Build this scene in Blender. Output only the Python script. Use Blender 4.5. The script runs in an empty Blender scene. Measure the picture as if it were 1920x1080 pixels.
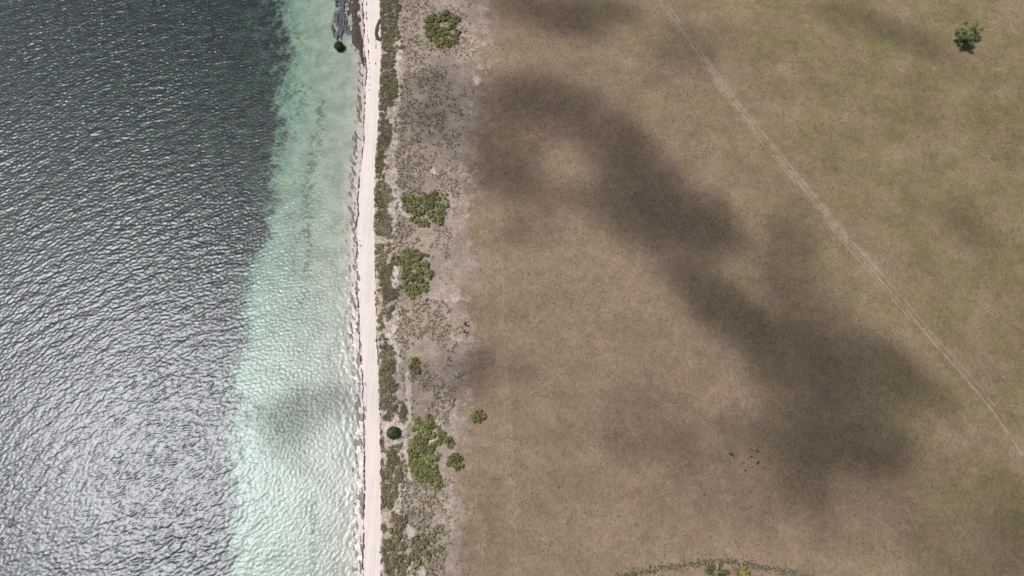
import bpy, math, random
import numpy as np
from mathutils import Vector

R = math.radians
rng = np.random.default_rng(7)
random.seed(7)
SC = bpy.context.scene
COL = SC.collection

# ------------------------------------------------------------------ camera, sky, sun, exposure
CAM_H, TILT, FPX = 120.0, R(20.5), 1297.0
cam_d = bpy.data.cameras.new('camera')
cam = bpy.data.objects.new('camera', cam_d)
COL.objects.link(cam)
cam.location = (0, 0, CAM_H)
cam.rotation_euler = (TILT, 0, 0)
cam_d.sensor_width = 36.0
cam_d.lens = FPX / 1920 * 36.0
cam_d.clip_end = 5000
cam_d.clip_start = 0.5
SC.camera = cam

SUN_ZEN = R(25.5)            # the sun stands high over the sea side
SUN_AZ = R(168)              # direction towards the sun, anticlockwise from +x
world = bpy.data.worlds.new('World')
SC.world = world
world.use_nodes = True
wn = world.node_tree.nodes
wl = world.node_tree.links
sky = wn.new('ShaderNodeTexSky')
sky.sky_type = 'NISHITA'
sky.sun_disc = False
sky.sun_elevation = math.pi / 2 - SUN_ZEN
sky.sun_rotation = math.pi / 2 - SUN_AZ
sky.dust_density = 4.0
sky.air_density = 1.0
sky.ozone_density = 1.0
wn['Background'].inputs['Strength'].default_value = 0.10
wl.new(sky.outputs['Color'], wn['Background'].inputs['Color'])

sun_d = bpy.data.lights.new('sun', 'SUN')
sun_d.energy = 5.0
sun_d.angle = R(0.53)
sun_d.color = (1.0, 0.975, 0.945)
sun = bpy.data.objects.new('sun', sun_d)
COL.objects.link(sun)
SUN_DIR = Vector((math.sin(SUN_ZEN) * math.cos(SUN_AZ), math.sin(SUN_ZEN) * math.sin(SUN_AZ), math.cos(SUN_ZEN)))
sun.rotation_euler = SUN_DIR.to_track_quat('Z', 'Y').to_euler()

SC.view_settings.view_transform = 'Standard'
SC.view_settings.look = 'None'
SC.view_settings.exposure = 0.30
SC.view_settings.gamma = 1.0
SC.render.engine = 'CYCLES'
cy = SC.cycles
cy.use_denoising = False
cy.max_bounces = 6
cy.transparent_max_bounces = 12
cy.volume_bounces = 1
cy.caustics_reflective = False
cy.caustics_refractive = False
cy.sample_clamp_indirect = 0.8
cy.pixel_filter_type = 'BLACKMAN_HARRIS'

# ------------------------------------------------------------------ helpers
CT, ST = math.cos(TILT), math.sin(TILT)


def U(px, py, z=0.0):
    """photo pixel -> place on the level ground at height z"""
    px = np.asarray(px, float); py = np.asarray(py, float)
    dx = (px - 960) / FPX; dy = (540 - py) / FPX
    t = (CAM_H - z) / (CT - dy * ST)
    return dx * t, (dy * CT + ST) * t


def poly(pts, z=0.0):
    a = np.array(pts, float)
    x, y = U(a[:, 0], a[:, 1], z)
    return np.stack([x, y], 1)


def curve_x(pts):
    p = poly(pts)
    o = np.argsort(p[:, 1]); p = p[o]
    return lambda y: np.interp(y, p[:, 1], p[:, 0])


def _hash(ix, iy, s):
    h = (ix.astype(np.int64) * 374761393 + iy.astype(np.int64) * 668265263 + s * 974634777) & 0xffffffff
    h = ((h ^ (h >> 13)) * 1274126177) & 0xffffffff
    h = (h ^ (h >> 16)) & 0xffffffff
    return h.astype(float) / 0xffffffff


def vnoise(x, y, s=0):
    x = np.asarray(x, float); y = np.asarray(y, float)
    ix = np.floor(x); iy = np.floor(y)
    fx = x - ix; fy = y - iy
    fx = fx * fx * (3 - 2 * fx); fy = fy * fy * (3 - 2 * fy)
    a = _hash(ix, iy, s); b = _hash(ix + 1, iy, s); c = _hash(ix, iy + 1, s); d = _hash(ix + 1, iy + 1, s)
    return (a * (1 - fx) + b * fx) * (1 - fy) + (c * (1 - fx) + d * fx) * fy


def fbm(x, y, s=0, o=4):
    v = 0; a = 0.5; n = 0
    for i in range(o):
        v = v + a * vnoise(x * 2 ** i, y * 2 ** i, s + i * 17); n += a; a *= 0.5
    return v / n


def sst(a, b, x):
    t = np.clip((x - a) / (b - a), 0, 1)
    return t * t * (3 - 2 * t)


def seg_dist(x, y, P):
    """distance of points to a polyline"""
    d = np.full(np.shape(x), 1e9)
    for (x0, y0), (x1, y1) in zip(P[:-1], P[1:]):
        ex, ey = x1 - x0, y1 - y0
        t = np.clip(((x - x0) * ex + (y - y0) * ey) / (ex * ex + ey * ey + 1e-9), 0, 1)
        d = np.minimum(d, np.hypot(x - x0 - t * ex, y - y0 - t * ey))
    return d


def mesh_np(name, V, F, mat=None, smooth=False, attrs=None):
    """F: (n,3) or (n,4) int array"""
    me = bpy.data.meshes.new(name)
    V = np.asarray(V, np.float32); F = np.asarray(F, np.int32)
    n, k = F.shape
    me.vertices.add(len(V)); me.vertices.foreach_set('co', V.ravel())
    me.loops.add(n * k); me.loops.foreach_set('vertex_index', F.ravel())
    me.polygons.add(n)
    me.polygons.foreach_set('loop_start', np.arange(0, n * k, k, dtype=np.int32))
    if smooth:
        me.polygons.foreach_set('use_smooth', np.ones(n, bool))
    for key, val in (attrs or {}).items():
        at = me.attributes.new(key, 'FLOAT', 'POINT')
        at.data.foreach_set('value', np.asarray(val, np.float32).ravel())
    me.update(calc_edges=True)
    me.validate()
    if mat:
        me.materials.append(mat)
    return me


def add(name, me, parent=None, loc=None, rz=0.0, kind=None, label=None, cat=None, group=None):
    o = bpy.data.objects.new(name, me)
    COL.objects.link(o)
    if parent: o.parent = parent
    if loc is not None: o.location = loc
    if rz: o.rotation_euler = (0, 0, rz)
    if kind: o['kind'] = kind
    if label: o['label'] = label
    if cat: o['category'] = cat
    if group: o['group'] = group
    return o


def grid_faces(nr, nc):
    i = np.arange(nr - 1)[:, None] * nc + np.arange(nc - 1)[None, :]
    return np.stack([i, i + 1, i + nc + 1, i + nc], -1).reshape(-1, 4)


# ------------------------------------------------------------------ materials
class Mat:
    def __init__(s, name):
        s.m = bpy.data.materials.new(name); s.m.use_nodes = True
        s.n = s.m.node_tree.nodes; s.l = s.m.node_tree.links
        s.n.clear()
        s.out = s.n.new('ShaderNodeOutputMaterial')
        s.geo = s.n.new('ShaderNodeNewGeometry')
        s.pos = s.geo.outputs['Position']

    def lk(s, a, b):
        if isinstance(a, (int, float)): b.default_value = a
        elif isinstance(a, tuple): b.default_value = a if len(a) == 4 else (*a, 1)
        else: s.l.new(a, b)

    def noise(s, scale, detail=3, rough=0.55, stretch=None, off=0.0):
        n = s.n.new('ShaderNodeTexNoise')
        n.inputs['Scale'].default_value = scale; n.inputs['Detail'].default_value = detail
        n.inputs['Roughness'].default_value = rough
        v = s.pos
        if stretch or off:
            mp = s.n.new('ShaderNodeMapping')
            if stretch: mp.inputs['Scale'].default_value = stretch
            mp.inputs['Location'].default_value = (off, off * 1.7, 0)
            s.l.new(v, mp.inputs['Vector']); v = mp.outputs['Vector']
        s.l.new(v, n.inputs['Vector'])
        return n.outputs['Fac']

    def attr(s, name):
        a = s.n.new('ShaderNodeAttribute'); a.attribute_name = name
        return a.outputs['Fac']

    def ramp(s, f, a, b, lo=0.0, hi=1.0):
        r = s.n.new('ShaderNodeMapRange'); r.interpolation_type = 'SMOOTHSTEP'
        s.lk(f, r.inputs['Value'])
        r.inputs['From Min'].default_value = a; r.inputs['From Max'].default_value = b
        r.inputs['To Min'].default_value = lo; r.inputs['To Max'].default_value = hi
        return r.outputs['Result']

    def math(s, op, a, b=0.0):
        m = s.n.new('ShaderNodeMath'); m.operation = op
        s.lk(a, m.inputs[0]); s.lk(b, m.inputs[1])
        return m.outputs[0]

    def mix(s, f, a, b, mode='MIX'):
        m = s.n.new('ShaderNodeMix'); m.data_type = 'RGBA'; m.blend_type = mode
        s.lk(f, m.inputs[0]); s.lk(a, m.inputs[6]); s.lk(b, m.inputs[7])
        return m.outputs[2]

    def scale(s, col, f):
        """colour times a grey factor"""
        c = s.n.new('ShaderNodeCombineColor')
        for i in range(3): s.lk(f, c.inputs[i])
        return s.mix(1.0, col, c.outputs[0], 'MULTIPLY')

    def bump(s, h, strength, dist):
        b = s.n.new('ShaderNodeBump'); b.inputs['Strength'].default_value = strength
        b.inputs['Distance'].default_value = dist
        s.lk(h, b.inputs['Height'])
        return b.outputs['Normal']

    def finish(s, col, rough=0.95, normal=None, spec=0.15, trans=0.0, k=0.585):
        if k != 1.0: col = s.scale(col, k)
        p = s.n.new('ShaderNodeBsdfPrincipled')
        s.lk(col, p.inputs['Base Color']); s.lk(rough, p.inputs['Roughness'])
        p.inputs['Specular IOR Level'].default_value = spec
        if normal is not None: s.l.new(normal, p.inputs['Normal'])
        sh = p.outputs[0]
        if trans:
            t = s.n.new('ShaderNodeBsdfTranslucent'); s.lk(col, t.inputs['Color'])
            mx = s.n.new('ShaderNodeMixShader'); mx.inputs[0].default_value = trans
            s.l.new(sh, mx.inputs[1]); s.l.new(t.outputs[0], mx.inputs[2]); sh = mx.outputs[0]
        s.l.new(sh, s.out.inputs['Surface'])
        return s.m


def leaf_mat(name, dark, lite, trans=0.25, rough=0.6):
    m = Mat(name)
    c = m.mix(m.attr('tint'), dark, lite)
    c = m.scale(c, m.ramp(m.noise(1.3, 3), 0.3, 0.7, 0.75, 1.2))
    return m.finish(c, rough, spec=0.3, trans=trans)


def plain_mat(name, col, var=0.25, sc=6.0, rough=0.9, spec=0.2):
    m = Mat(name)
    c = m.scale(col, m.ramp(m.noise(sc, 4), 0.25, 0.75, 1 - var, 1 + var))
    return m.finish(c, rough, spec=spec)


# land (dune + field share one material; masks hold what grows where)
m = Mat('land')
fine = m.noise(7.0, 3, 0.7); mid = m.noise(1.7, 4, 0.65); big = m.noise(0.16, 4, 0.6); huge = m.noise(0.045, 3, 0.5, off=31)
blade = m.noise(3.4, 3, 0.75, stretch=(1.0, 0.45, 1.0), off=7)
dry = m.mix(m.ramp(huge, 0.35, 0.68), (0.238, 0.171, 0.124), (0.216, 0.164, 0.114))
dry = m.mix(m.ramp(big, 0.35, 0.7), dry, (0.206, 0.154, 0.109))
rosy = m.noise(0.11, 4, 0.6, off=13)
dry = m.mix(m.ramp(rosy, 0.48, 0.68, 0, 0.55), dry, (0.244, 0.163, 0.126))
green = m.mix(m.ramp(big, 0.3, 0.7), (0.156, 0.134, 0.066), (0.182, 0.150, 0.080))
gmask = m.math('MULTIPLY', m.attr('green'), m.ramp(m.noise(0.12, 5, 0.65, off=3), 0.32, 0.62, 0.30, 1.12))
fieldc = m.mix(gmask, dry, green)
weed = m.mix(m.ramp(m.noise(0.5, 5, 0.7, off=5), 0.35, 0.65), (0.345, 0.275, 0.232), (0.270, 0.215, 0.175))
weed = m.mix(m.ramp(m.noise(2.4, 4, 0.7, off=9), 0.50, 0.66, 0, 0.75), weed, (0.165, 0.140, 0.100))
weed = m.mix(m.ramp(m.noise(3.1, 3, 0.7, off=19), 0.56, 0.68, 0, 0.75), weed, (0.41, 0.345, 0.30))
weed = m.mix(m.ramp(m.noise(0.22, 5, 0.7, off=61), 0.45, 0.70, 0, 0.6), weed, (0.215, 0.185, 0.135))
wa = m.math('ADD', m.attr('weed'), m.ramp(m.noise(0.45, 5, 0.7, off=21), 0.3, 0.7, -0.34, 0.34))
col = m.mix(m.ramp(wa, 0.15, 0.85), fieldc, weed)
sa = m.math('ADD', m.attr('sand'), m.ramp(m.noise(1.1, 5, 0.7, off=23), 0.3, 0.7, -0.28, 0.28))
sandc = m.mix(m.ramp(mid, 0.35, 0.65), (0.53, 0.455, 0.40), (0.43, 0.36, 0.31))
col = m.mix(m.ramp(sa, 0.25, 0.7), col, sandc)
col = m.mix(m.math('MULTIPLY', m.attr('track'), m.ramp(m.noise(0.6, 5, 0.7, off=40), 0.35, 0.65, 0.2, 1.0)), col, (0.315, 0.250, 0.200))
col = m.scale(col, m.ramp(fine, 0.28, 0.72, 0.84, 1.16))
col = m.scale(col, m.ramp(m.noise(0.55, 4, 0.6, off=77), 0.3, 0.7, 0.92, 1.08))
col = m.scale(col, m.ramp(m.noise(0.15, 4, 0.6, off=87), 0.3, 0.7, 0.90, 1.10))
col = m.scale(col, m.ramp(m.noise(0.035, 3, 0.55, off=97), 0.3, 0.7, 0.91, 1.08))
col = m.scale(col, m.ramp(blade, 0.28, 0.72, 0.86, 1.14))
col = m.scale(col, m.ramp(mid, 0.3, 0.7, 0.91, 1.08))
col = m.mix(m.ramp(m.noise(2.9, 2, 0.6, off=55), 0.635, 0.70, 0, 0.42), col, (0.095, 0.080, 0.045))
M_LAND = m.finish(col, 0.95, m.bump(fine, 0.5, 0.12), spec=0.05)

# beach sand
m = Mat('beach_sand')
f = m.noise(9, 3, 0.7); streak = m.noise(1.6, 5, 0.7, stretch=(2.4, 0.07, 1.0))
col = m.mix(m.ramp(streak, 0.38, 0.62), (0.665, 0.595, 0.555), (0.575, 0.505, 0.47))
col = m.mix(m.ramp(m.noise(0.35, 4, 0.6), 0.35, 0.7, 0, 0.6), col, (0.68, 0.595, 0.54))
col = m.mix(m.ramp(m.noise(3.2, 4, 0.75, stretch=(2.0, 0.25, 1), off=4), 0.60, 0.70, 0, 0.5), col, (0.30, 0.245, 0.22))
edge = m.math('ADD', m.attr('edge'), m.ramp(m.noise(1.4, 5, 0.7, stretch=(1, 0.4, 1), off=8), 0.3, 0.7, -0.4, 0.4))
col = m.mix(m.ramp(edge, 0.45, 0.85, 0, 0.75), col, (0.36, 0.30, 0.265))
col = m.scale(col, m.ramp(f, 0.28, 0.72, 0.93, 1.06))
M_BEACH = m.finish(col, 0.95, m.bump(m.noise(2.5, 4, 0.6, stretch=(1.5, 0.3, 1)), 0.4, 0.05), spec=0.05)

# wet sand at the waterline
m = Mat('wet_sand')
col = m.mix(m.ramp(m.noise(1.5, 5, 0.7, stretch=(1.3, 0.4, 1)), 0.35, 0.65), (0.48, 0.415, 0.385), (0.34, 0.29, 0.265))
col = m.mix(m.ramp(m.noise(3.0, 5, 0.75, stretch=(1.3, 0.4, 1), off=6), 0.54, 0.64, 0, 0.8), col, (0.13, 0.095, 0.085))
M_WET = m.finish(col, 0.45, m.bump(m.noise(4, 4), 0.4, 0.04), spec=0.3)

# seabed
m = Mat('seabed')
f = m.noise(2.6, 4, 0.7)
sandc = m.mix(m.ramp(m.noise(0.30, 6, 0.68), 0.36, 0.66), (0.42, 0.40, 0.335), (0.29, 0.285, 0.235))
grassc = m.mix(m.ramp(m.noise(0.35, 5, 0.7, off=4), 0.40, 0.70), (0.018, 0.017, 0.022), (0.090, 0.076, 0.056))
ga = m.math('ADD', m.attr('grass'), m.ramp(m.noise(0.55, 6, 0.75, off=11), 0.25, 0.75, -0.42, 0.42))
col = m.mix(m.ramp(ga, 0.18, 0.86), sandc, grassc)
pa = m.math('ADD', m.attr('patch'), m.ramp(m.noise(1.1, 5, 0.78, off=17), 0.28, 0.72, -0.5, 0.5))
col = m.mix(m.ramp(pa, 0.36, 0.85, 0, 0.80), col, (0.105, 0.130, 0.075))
col = m.scale(col, m.ramp(f, 0.3, 0.7, 0.9, 1.1))
M_SEABED = m.finish(col, 0.95, spec=0.05)

# water: clear body that takes the red out, rough sparkling skin
m = Mat('sea_water')
fr = m.n.new('ShaderNodeFresnel'); fr.inputs['IOR'].default_value = 1.34
gl = m.n.new('ShaderNodeBsdfGlossy'); gl.inputs['Roughness'].default_value = 0.345
gl.inputs['Color'].default_value = (0.90, 0.915, 1.0, 1)
bn = m.bump(m.noise(3.0, 3, 0.6, stretch=(1, 1, 0.2)), 0.5, 0.04)
m.l.new(bn, gl.inputs['Normal']); m.l.new(bn, fr.inputs['Normal'])
tr = m.n.new('ShaderNodeBsdfTransparent'); tr.inputs['Color'].default_value = (0.97, 0.98, 0.98, 1)
mx = m.n.new('ShaderNodeMixShader')
m.l.new(fr.outputs[0], mx.inputs[0]); m.l.new(tr.outputs[0], mx.inputs[1]); m.l.new(gl.outputs[0], mx.inputs[2])
m.l.new(mx.outputs[0], m.out.inputs['Surface'])
ab = m.n.new('ShaderNodeVolumeAbsorption'); ab.inputs['Color'].default_value = (0.28, 0.745, 0.66, 1)
ab.inputs['Density'].default_value = 0.48
m.l.new(ab.outputs[0], m.out.inputs['Volume'])
M_WATER = m.m

m = Mat('cloud')
vs = m.n.new('ShaderNodeVolumeScatter'); vs.inputs['Color'].default_value = (1, 1, 1, 1)
vs.inputs['Density'].default_value = 0.10; vs.inputs['Anisotropy'].default_value = 0.5
m.l.new(vs.outputs[0], m.out.inputs['Volume'])
M_CLOUD = m.m

m = Mat('foam')
M_FOAM = m.finish(m.scale((0.82, 0.82, 0.82), m.ramp(m.noise(4, 4, 0.7), 0.3, 0.7, 0.75, 1.1)), 0.6, spec=0.3)
M_WRACK = plain_mat('seaweed', (0.058, 0.042, 0.039), 0.7, 2.5, 0.8)
M_WRACK2 = plain_mat('seaweed_wet', (0.085, 0.068, 0.062), 0.6, 5.0, 0.5, 0.4)
M_FLOAT = plain_mat('floating_weed', (0.046, 0.050, 0.058), 0.6, 3.0, 0.5, 0.4)
M_RUT = plain_mat('bare_soil', (0.345, 0.272, 0.216), 0.3, 1.6, 0.95, 0.05)
M_RUT2 = plain_mat('faint_soil', (0.285, 0.215, 0.160), 0.3, 1.6, 0.95, 0.05)
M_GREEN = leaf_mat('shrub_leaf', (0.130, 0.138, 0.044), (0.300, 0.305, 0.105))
M_DARKG = leaf_mat('dark_leaf', (0.030, 0.055, 0.014), (0.100, 0.150, 0.036))
M_MANG = leaf_mat('mangrove_leaf', (0.020, 0.024, 0.008), (0.045, 0.052, 0.016))
M_TREE = leaf_mat('tree_leaf', (0.065, 0.110, 0.026), (0.180, 0.255, 0.070))
M_SCRUB = leaf_mat('scrub_leaf', (0.170, 0.140, 0.074), (0.350, 0.305, 0.155))
M_WEED = leaf_mat('weed_leaf', (0.130, 0.112, 0.064), (0.300, 0.268, 0.155))
M_TUFT = leaf_mat('dry_tuft', (0.120, 0.098, 0.055), (0.270, 0.215, 0.140))
M_TWIG = plain_mat('bleached_twig', (0.36, 0.31, 0.27), 0.3, 3.0)
M_BARK = plain_mat('bark', (0.19, 0.165, 0.14), 0.35, 6.0)
M_STONE = plain_mat('border_stone', (0.20, 0.175, 0.155), 0.45, 2.5)
M_FLECK = plain_mat('pale_fleck', (0.55, 0.50, 0.45), 0.3, 1.0)
M_PALMG = leaf_mat('palm_green', (0.055, 0.080, 0.020), (0.130, 0.165, 0.050))
M_PALMY = leaf_mat('palm_yellow', (0.22, 0.20, 0.030), (0.40, 0.36, 0.06))
M_PALMD = leaf_mat('palm_dry', (0.25, 0.20, 0.12), (0.40, 0.34, 0.22))
M_RACHIS = plain_mat('palm_stalk', (0.34, 0.29, 0.15), 0.2, 4.0)
M_BLACK = plain_mat('black_feather', (0.012, 0.010, 0.009), 0.3, 8.0, 0.6)
M_SKIN = plain_mat('skin', (0.30, 0.17, 0.11), 0.1, 8.0, 0.6)
M_HAIR = plain_mat('hair', (0.010, 0.008, 0.007), 0.2, 20.0, 0.5)
M_WHITE = plain_mat('white_cotton', (1.1, 1.1, 1.1), 0.05, 9.0)
M_DARKC = plain_mat('dark_cloth', (0.018, 0.016, 0.016), 0.2, 9.0)
M_GREYC = plain_mat('grey_cloth', (0.035, 0.037, 0.045), 0.2, 9.0)

# ------------------------------------------------------------------ outlines of the land, read from the photograph
X_SG = curve_x([(520, -40), (525, 0), (548, 60), (542, 130), (536, 200), (522, 280), (503, 350), (500, 430), (480, 490),
                (462, 560), (448, 640), (434, 700), (446, 760), (440, 820), (432, 900), (436, 1000), (430, 1080), (428, 1120)])
X_SH = curve_x([(668, -40), (668, 0), (666, 40), (668, 80), (676, 115), (678, 150), (674, 220), (666, 300), (661, 380), (658, 450),
                (659, 560), (662, 640), (668, 720), (670, 800), (670, 900), (669, 1080), (669, 1120)])
X_BL = curve_x([(679, -40), (679, 0), (680, 60), (685, 120), (685, 160), (682, 250), (674, 330), (669, 400), (668, 480), (670, 560),
                (673, 620), (677, 680), (680, 740), (681, 800), (681, 860), (680, 930), (680, 1080), (680, 1120)])
X_BR = curve_x([(713, -40), (713, 0), (716, 90), (713, 170), (711, 240), (706, 300), (704, 360), (703, 420), (704, 480), (706, 560),
                (708, 620), (712, 680), (713, 740), (715, 800), (716, 900), (717, 1080), (717, 1120)])
X_SC = curve_x([(742, -40), (742, 0), (746, 100), (744, 200), (737, 300), (745, 380), (734, 460), (737, 530), (744, 600), (746, 700),
                (756, 780), (754, 900), (755, 1000), (770, 1080), (770, 1120)])
X_FI = curve_x([(925, -40), (925, 0), (912, 100), (905, 200), (892, 300), (880, 400), (880, 500), (872, 600), (866, 700), (856, 800),
                (855, 900), (850, 1000), (852, 1080), (852, 1120)])


def outward(a, b, step, lo, hi, grow=1.35):
    core = np.arange(a, b + step * 0.5, step)
    pre = []; s = step; v = a
    while v > lo:
        s *= grow; v -= s; pre.append(v)
    post = []; s = step; v = core[-1]
    while v < hi:
        s *= grow; v += s; post.append(v)
    return np.array(pre[::-1] + list(core) + post)


YS = outward(-9, 117, 0.3, -1200, 1600)


def ground_z(x, y):
    d = x - X_SH(y)
    dep = -0.12 * np.clip(-d, 0, 3) - 0.042 * np.clip(-d - 3, 0, 13) - 0.05 * np.clip(-d - 16, 0, 30) - 0.002 * np.clip(-d - 46, 0, 200)
    dep = dep - 0.45 * sst(0, 6, X_SG(y) - x)
    up = np.minimum(0.09 * np.clip(d, 0, None), 0.28) + 0.10 * sst(4, 7, d)
    hum = 0.10 * (fbm(x * 0.8, y * 0.8, 3, 3) - 0.5) * sst(5, 7, d) * (1 - sst(26, 30, d))
    return np.where(d < 0, dep, up) + hum


def strip(name, xa, xb, n, mat, kind='structure', attr_fn=None, ys=YS, xs=None, label=None):
    """ground between two edges that run along y"""
    if xs is None:
        u = np.linspace(0, 1, n)
        X = xa(ys)[:, None] * (1 - u) + xb(ys)[:, None] * u
    else:
        X = xs
    Y = np.repeat(ys[:, None], X.shape[1], 1)
    Z = ground_z(X, Y)
    at = attr_fn(X, Y) if attr_fn else None
    me = mesh_np(name, np.stack([X, Y, Z], -1).reshape(-1, 3), grid_faces(*X.shape), mat, True, at)
    return add(name, me, kind=kind, label=label)


# ---- seabed
def seabed_attr(X, Y):
    wd = 2.8 + 3.6 * sst(50, 95, Y) + 1.2 * (1 - sst(20, 50, Y))
    g = sst(-wd, wd, X_SG(Y) + 4.0 * (fbm(X * 0.1, Y * 0.16, 301, 4) - 0.5) - X)
    pale = np.exp(-seg_dist(X, Y, poly([(455, 20), (500, 90), (520, 200)])) / 4.0)
    g = g - 0.20 * pale
    P = np.zeros_like(X)
    for pts, w, a in (([(603, 190), (592, 260), (578, 330), (574, 420), (574, 500), (566, 560)], 1.6, 0.62),
                      ([(560, 150), (572, 180), (556, 215)], 2.2, 0.5), ([(585, 80), (600, 40)], 3, 0.25),
                      ([(556, 330), (548, 420), (545, 520), (535, 600), (530, 700)], 4.0, 0.34),
                      ([(588, 940), (586, 1000), (587, 1090)], 0.7, 0.75), ([(575, 738), (545, 770), (520, 800)], 4.0, 0.5), ([(640, 730), (560, 750)], 2.5, 0.35), ([(500, 1060), (520, 960), (500, 880)], 5.0, 0.3), ([(470, 620), (520, 640), (560, 660)], 5.0, 0.28),  # patches under the sea cloud: weed, plus cloud shade put into the colour
                      ([(560, 0), (565, 60), (600, 110)], 4.0, 0.25), ([(528, 0), (552, 60), (545, 140), (520, 290)], 2.5, 0.35)):
        P = np.maximum(P, a * np.exp(-(seg_dist(X, Y, poly(pts)) / w) ** 2))
    return {'grass': g, 'patch': P}


sx = outward(-122, -34, 0.5, -1500, -34.1)
sx = sx[sx < -33.9]
u_ = (sx - sx[0]) / (sx[-1] - sx[0])
XSB = sx[None, :] + (X_SH(YS)[:, None] - sx[-1]) * sst(0.93, 1.0, u_)[None, :]
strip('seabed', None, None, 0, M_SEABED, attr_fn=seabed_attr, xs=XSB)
strip('wet_sand', X_SH, X_BL, 8, M_WET)
strip('beach', X_BL, X_BR, 18, M_BEACH,
      attr_fn=lambda X, Y: {'edge': np.maximum(1 - (X - X_BL(Y)[..., ]) / 0.5, 1 - (X_BR(Y) - X) / 0.45).clip(0, 1) * 0.8})

# ---- land
TRACK = [(1215, -40), (1240, 0), (1300, 85), (1345, 150), (1385, 203), (1440, 270), (1500, 342), (1545, 398), (1590, 455), (1625, 492),
         (1655, 525), (1700, 578), (1750, 638), (1800, 692), (1850, 752), (1890, 808), (1925, 862)]
SAND_SPOTS = [(740, 500, 6), (740, 512, 8), (741, 526, 8), (740, 540, 6), (735, 480, 5), (738, 796, 9), (726, 806, 7), (724, 820, 6), (752, 800, 6),
              (736, 827, 6), (755, 815, 5), (745, 80, 7), (748, 95, 7), (752, 65, 4), (895, 150, 8), (750, 385, 7), (757, 400, 6), (812, 322, 7), (740, 320, 7),
              (760, 990, 9), (770, 1000, 8), (770, 1060, 10), (790, 1075, 9), (740, 350, 6), (812, 815, 6), (815, 860, 5), (725, 352, 5)]
SAND_PATHS = [([(759, 828), (761, 850), (766, 875), (769, 900)], 0.45), ([(750, 392), (760, 402), (768, 410)], 0.4),
              ([(764, 700), (766, 740), (765, 790)], 0.6), ([(738, 0), (741, 60), (744, 130), (748, 190)], 0.5),
              ([(812, 800), (815, 822), (808, 830)], 0.5)]
PALE = [(905, 20, 30), (895, 80, 35), (900, 130, 25), (880, 200, 30), (870, 330, 40), (860, 390, 35), (850, 420, 30), (840, 940, 35), (835, 980, 30),
        (820, 800, 30), (850, 780, 22), (842, 1000, 25), (785, 930, 35), (880, 760, 20), (860, 640, 20), (848, 560, 25)]


def land_attr(X, Y):
    w = sst(-5.5, 5.5, X_FI(Y) - X + 9.0 * (fbm(X * 0.12, Y * 0.12, 5, 4) - 0.5))
    s = np.zeros_like(X)
    for px, py, r in SAND_SPOTS:
        x, y = U(px, py, 0.3); d = np.hypot((X - x) , (Y - y) * 0.75) / (r * 0.095)
        s = np.maximum(s, 0.95 * np.exp(-(d ** 2) * 0.8))
    for pts, wd in SAND_PATHS:
        s = np.maximum(s, 0.85 * np.exp(-(seg_dist(X, Y, poly(pts, 0.3)) / wd) ** 2))
    for px, py, r in PALE:
        x, y = U(px, py, 0.3); d = np.hypot(X - x, Y - y) / (r * 0.1)
        s = np.maximum(s, 0.36 * np.exp(-d ** 2))
    scrub = 1 - sst(0.2, 1.6, X - X_SC(Y))
    s = np.maximum(s, scrub * 0.52)
    # greener to the right and at the top
    gx, gy = X, Y
    g = 0.15 + 0.75 * sst(15, 95, gx + (gy - 60) * 0.28) + 0.35 * sst(92, 112, gx) * sst(20, 45, gy)
    for px, py, r, a in ((1130, 20, 60, 0.3), (1900, 330, 60, 0.5), (1900, 470, 40, 0.5), (1800, 110, 50, 0.3), (950, 230, 30, 0.15)):
        x, y = U(px, py); g = g + a * np.exp(-(np.hypot(X - x, Y - y) / (r * 0.11)) ** 2)
    tp = poly(TRACK, 0.38)
    d = seg_dist(X - 0.35, Y, tp)
    t = 0.75 * np.exp(-(d / 0.95) ** 2) * sst(0.25, 0.6, fbm(X * 0.09, Y * 0.09, 71, 2)) * (0.35 + 0.65 * sst(25, 60, Y))
    d2 = seg_dist(X, Y, poly([(931, -30), (932, 150), (934, 320), (938, 600), (948, 780), (960, 950), (966, 1090)], 0.38))
    t = np.maximum(t, 0.22 * np.exp(-(d2 / 0.9) ** 2))
    return {'weed': w, 'sand': s, 'green': g.clip(0, 1), 'track': t}


X_FE = lambda y: X_FI(y) + 4.0
strip('dune_ground', X_BR, X_FE, 92, M_LAND, attr_fn=land_attr)
fx = outward(0, 132, 0.5, -0.1, 1500)
fx = fx[fx >= 0]
strip('dry_grass_field', None, None, 0, M_LAND, attr_fn=land_attr, xs=X_FE(YS)[:, None] + fx[None, :])


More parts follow.
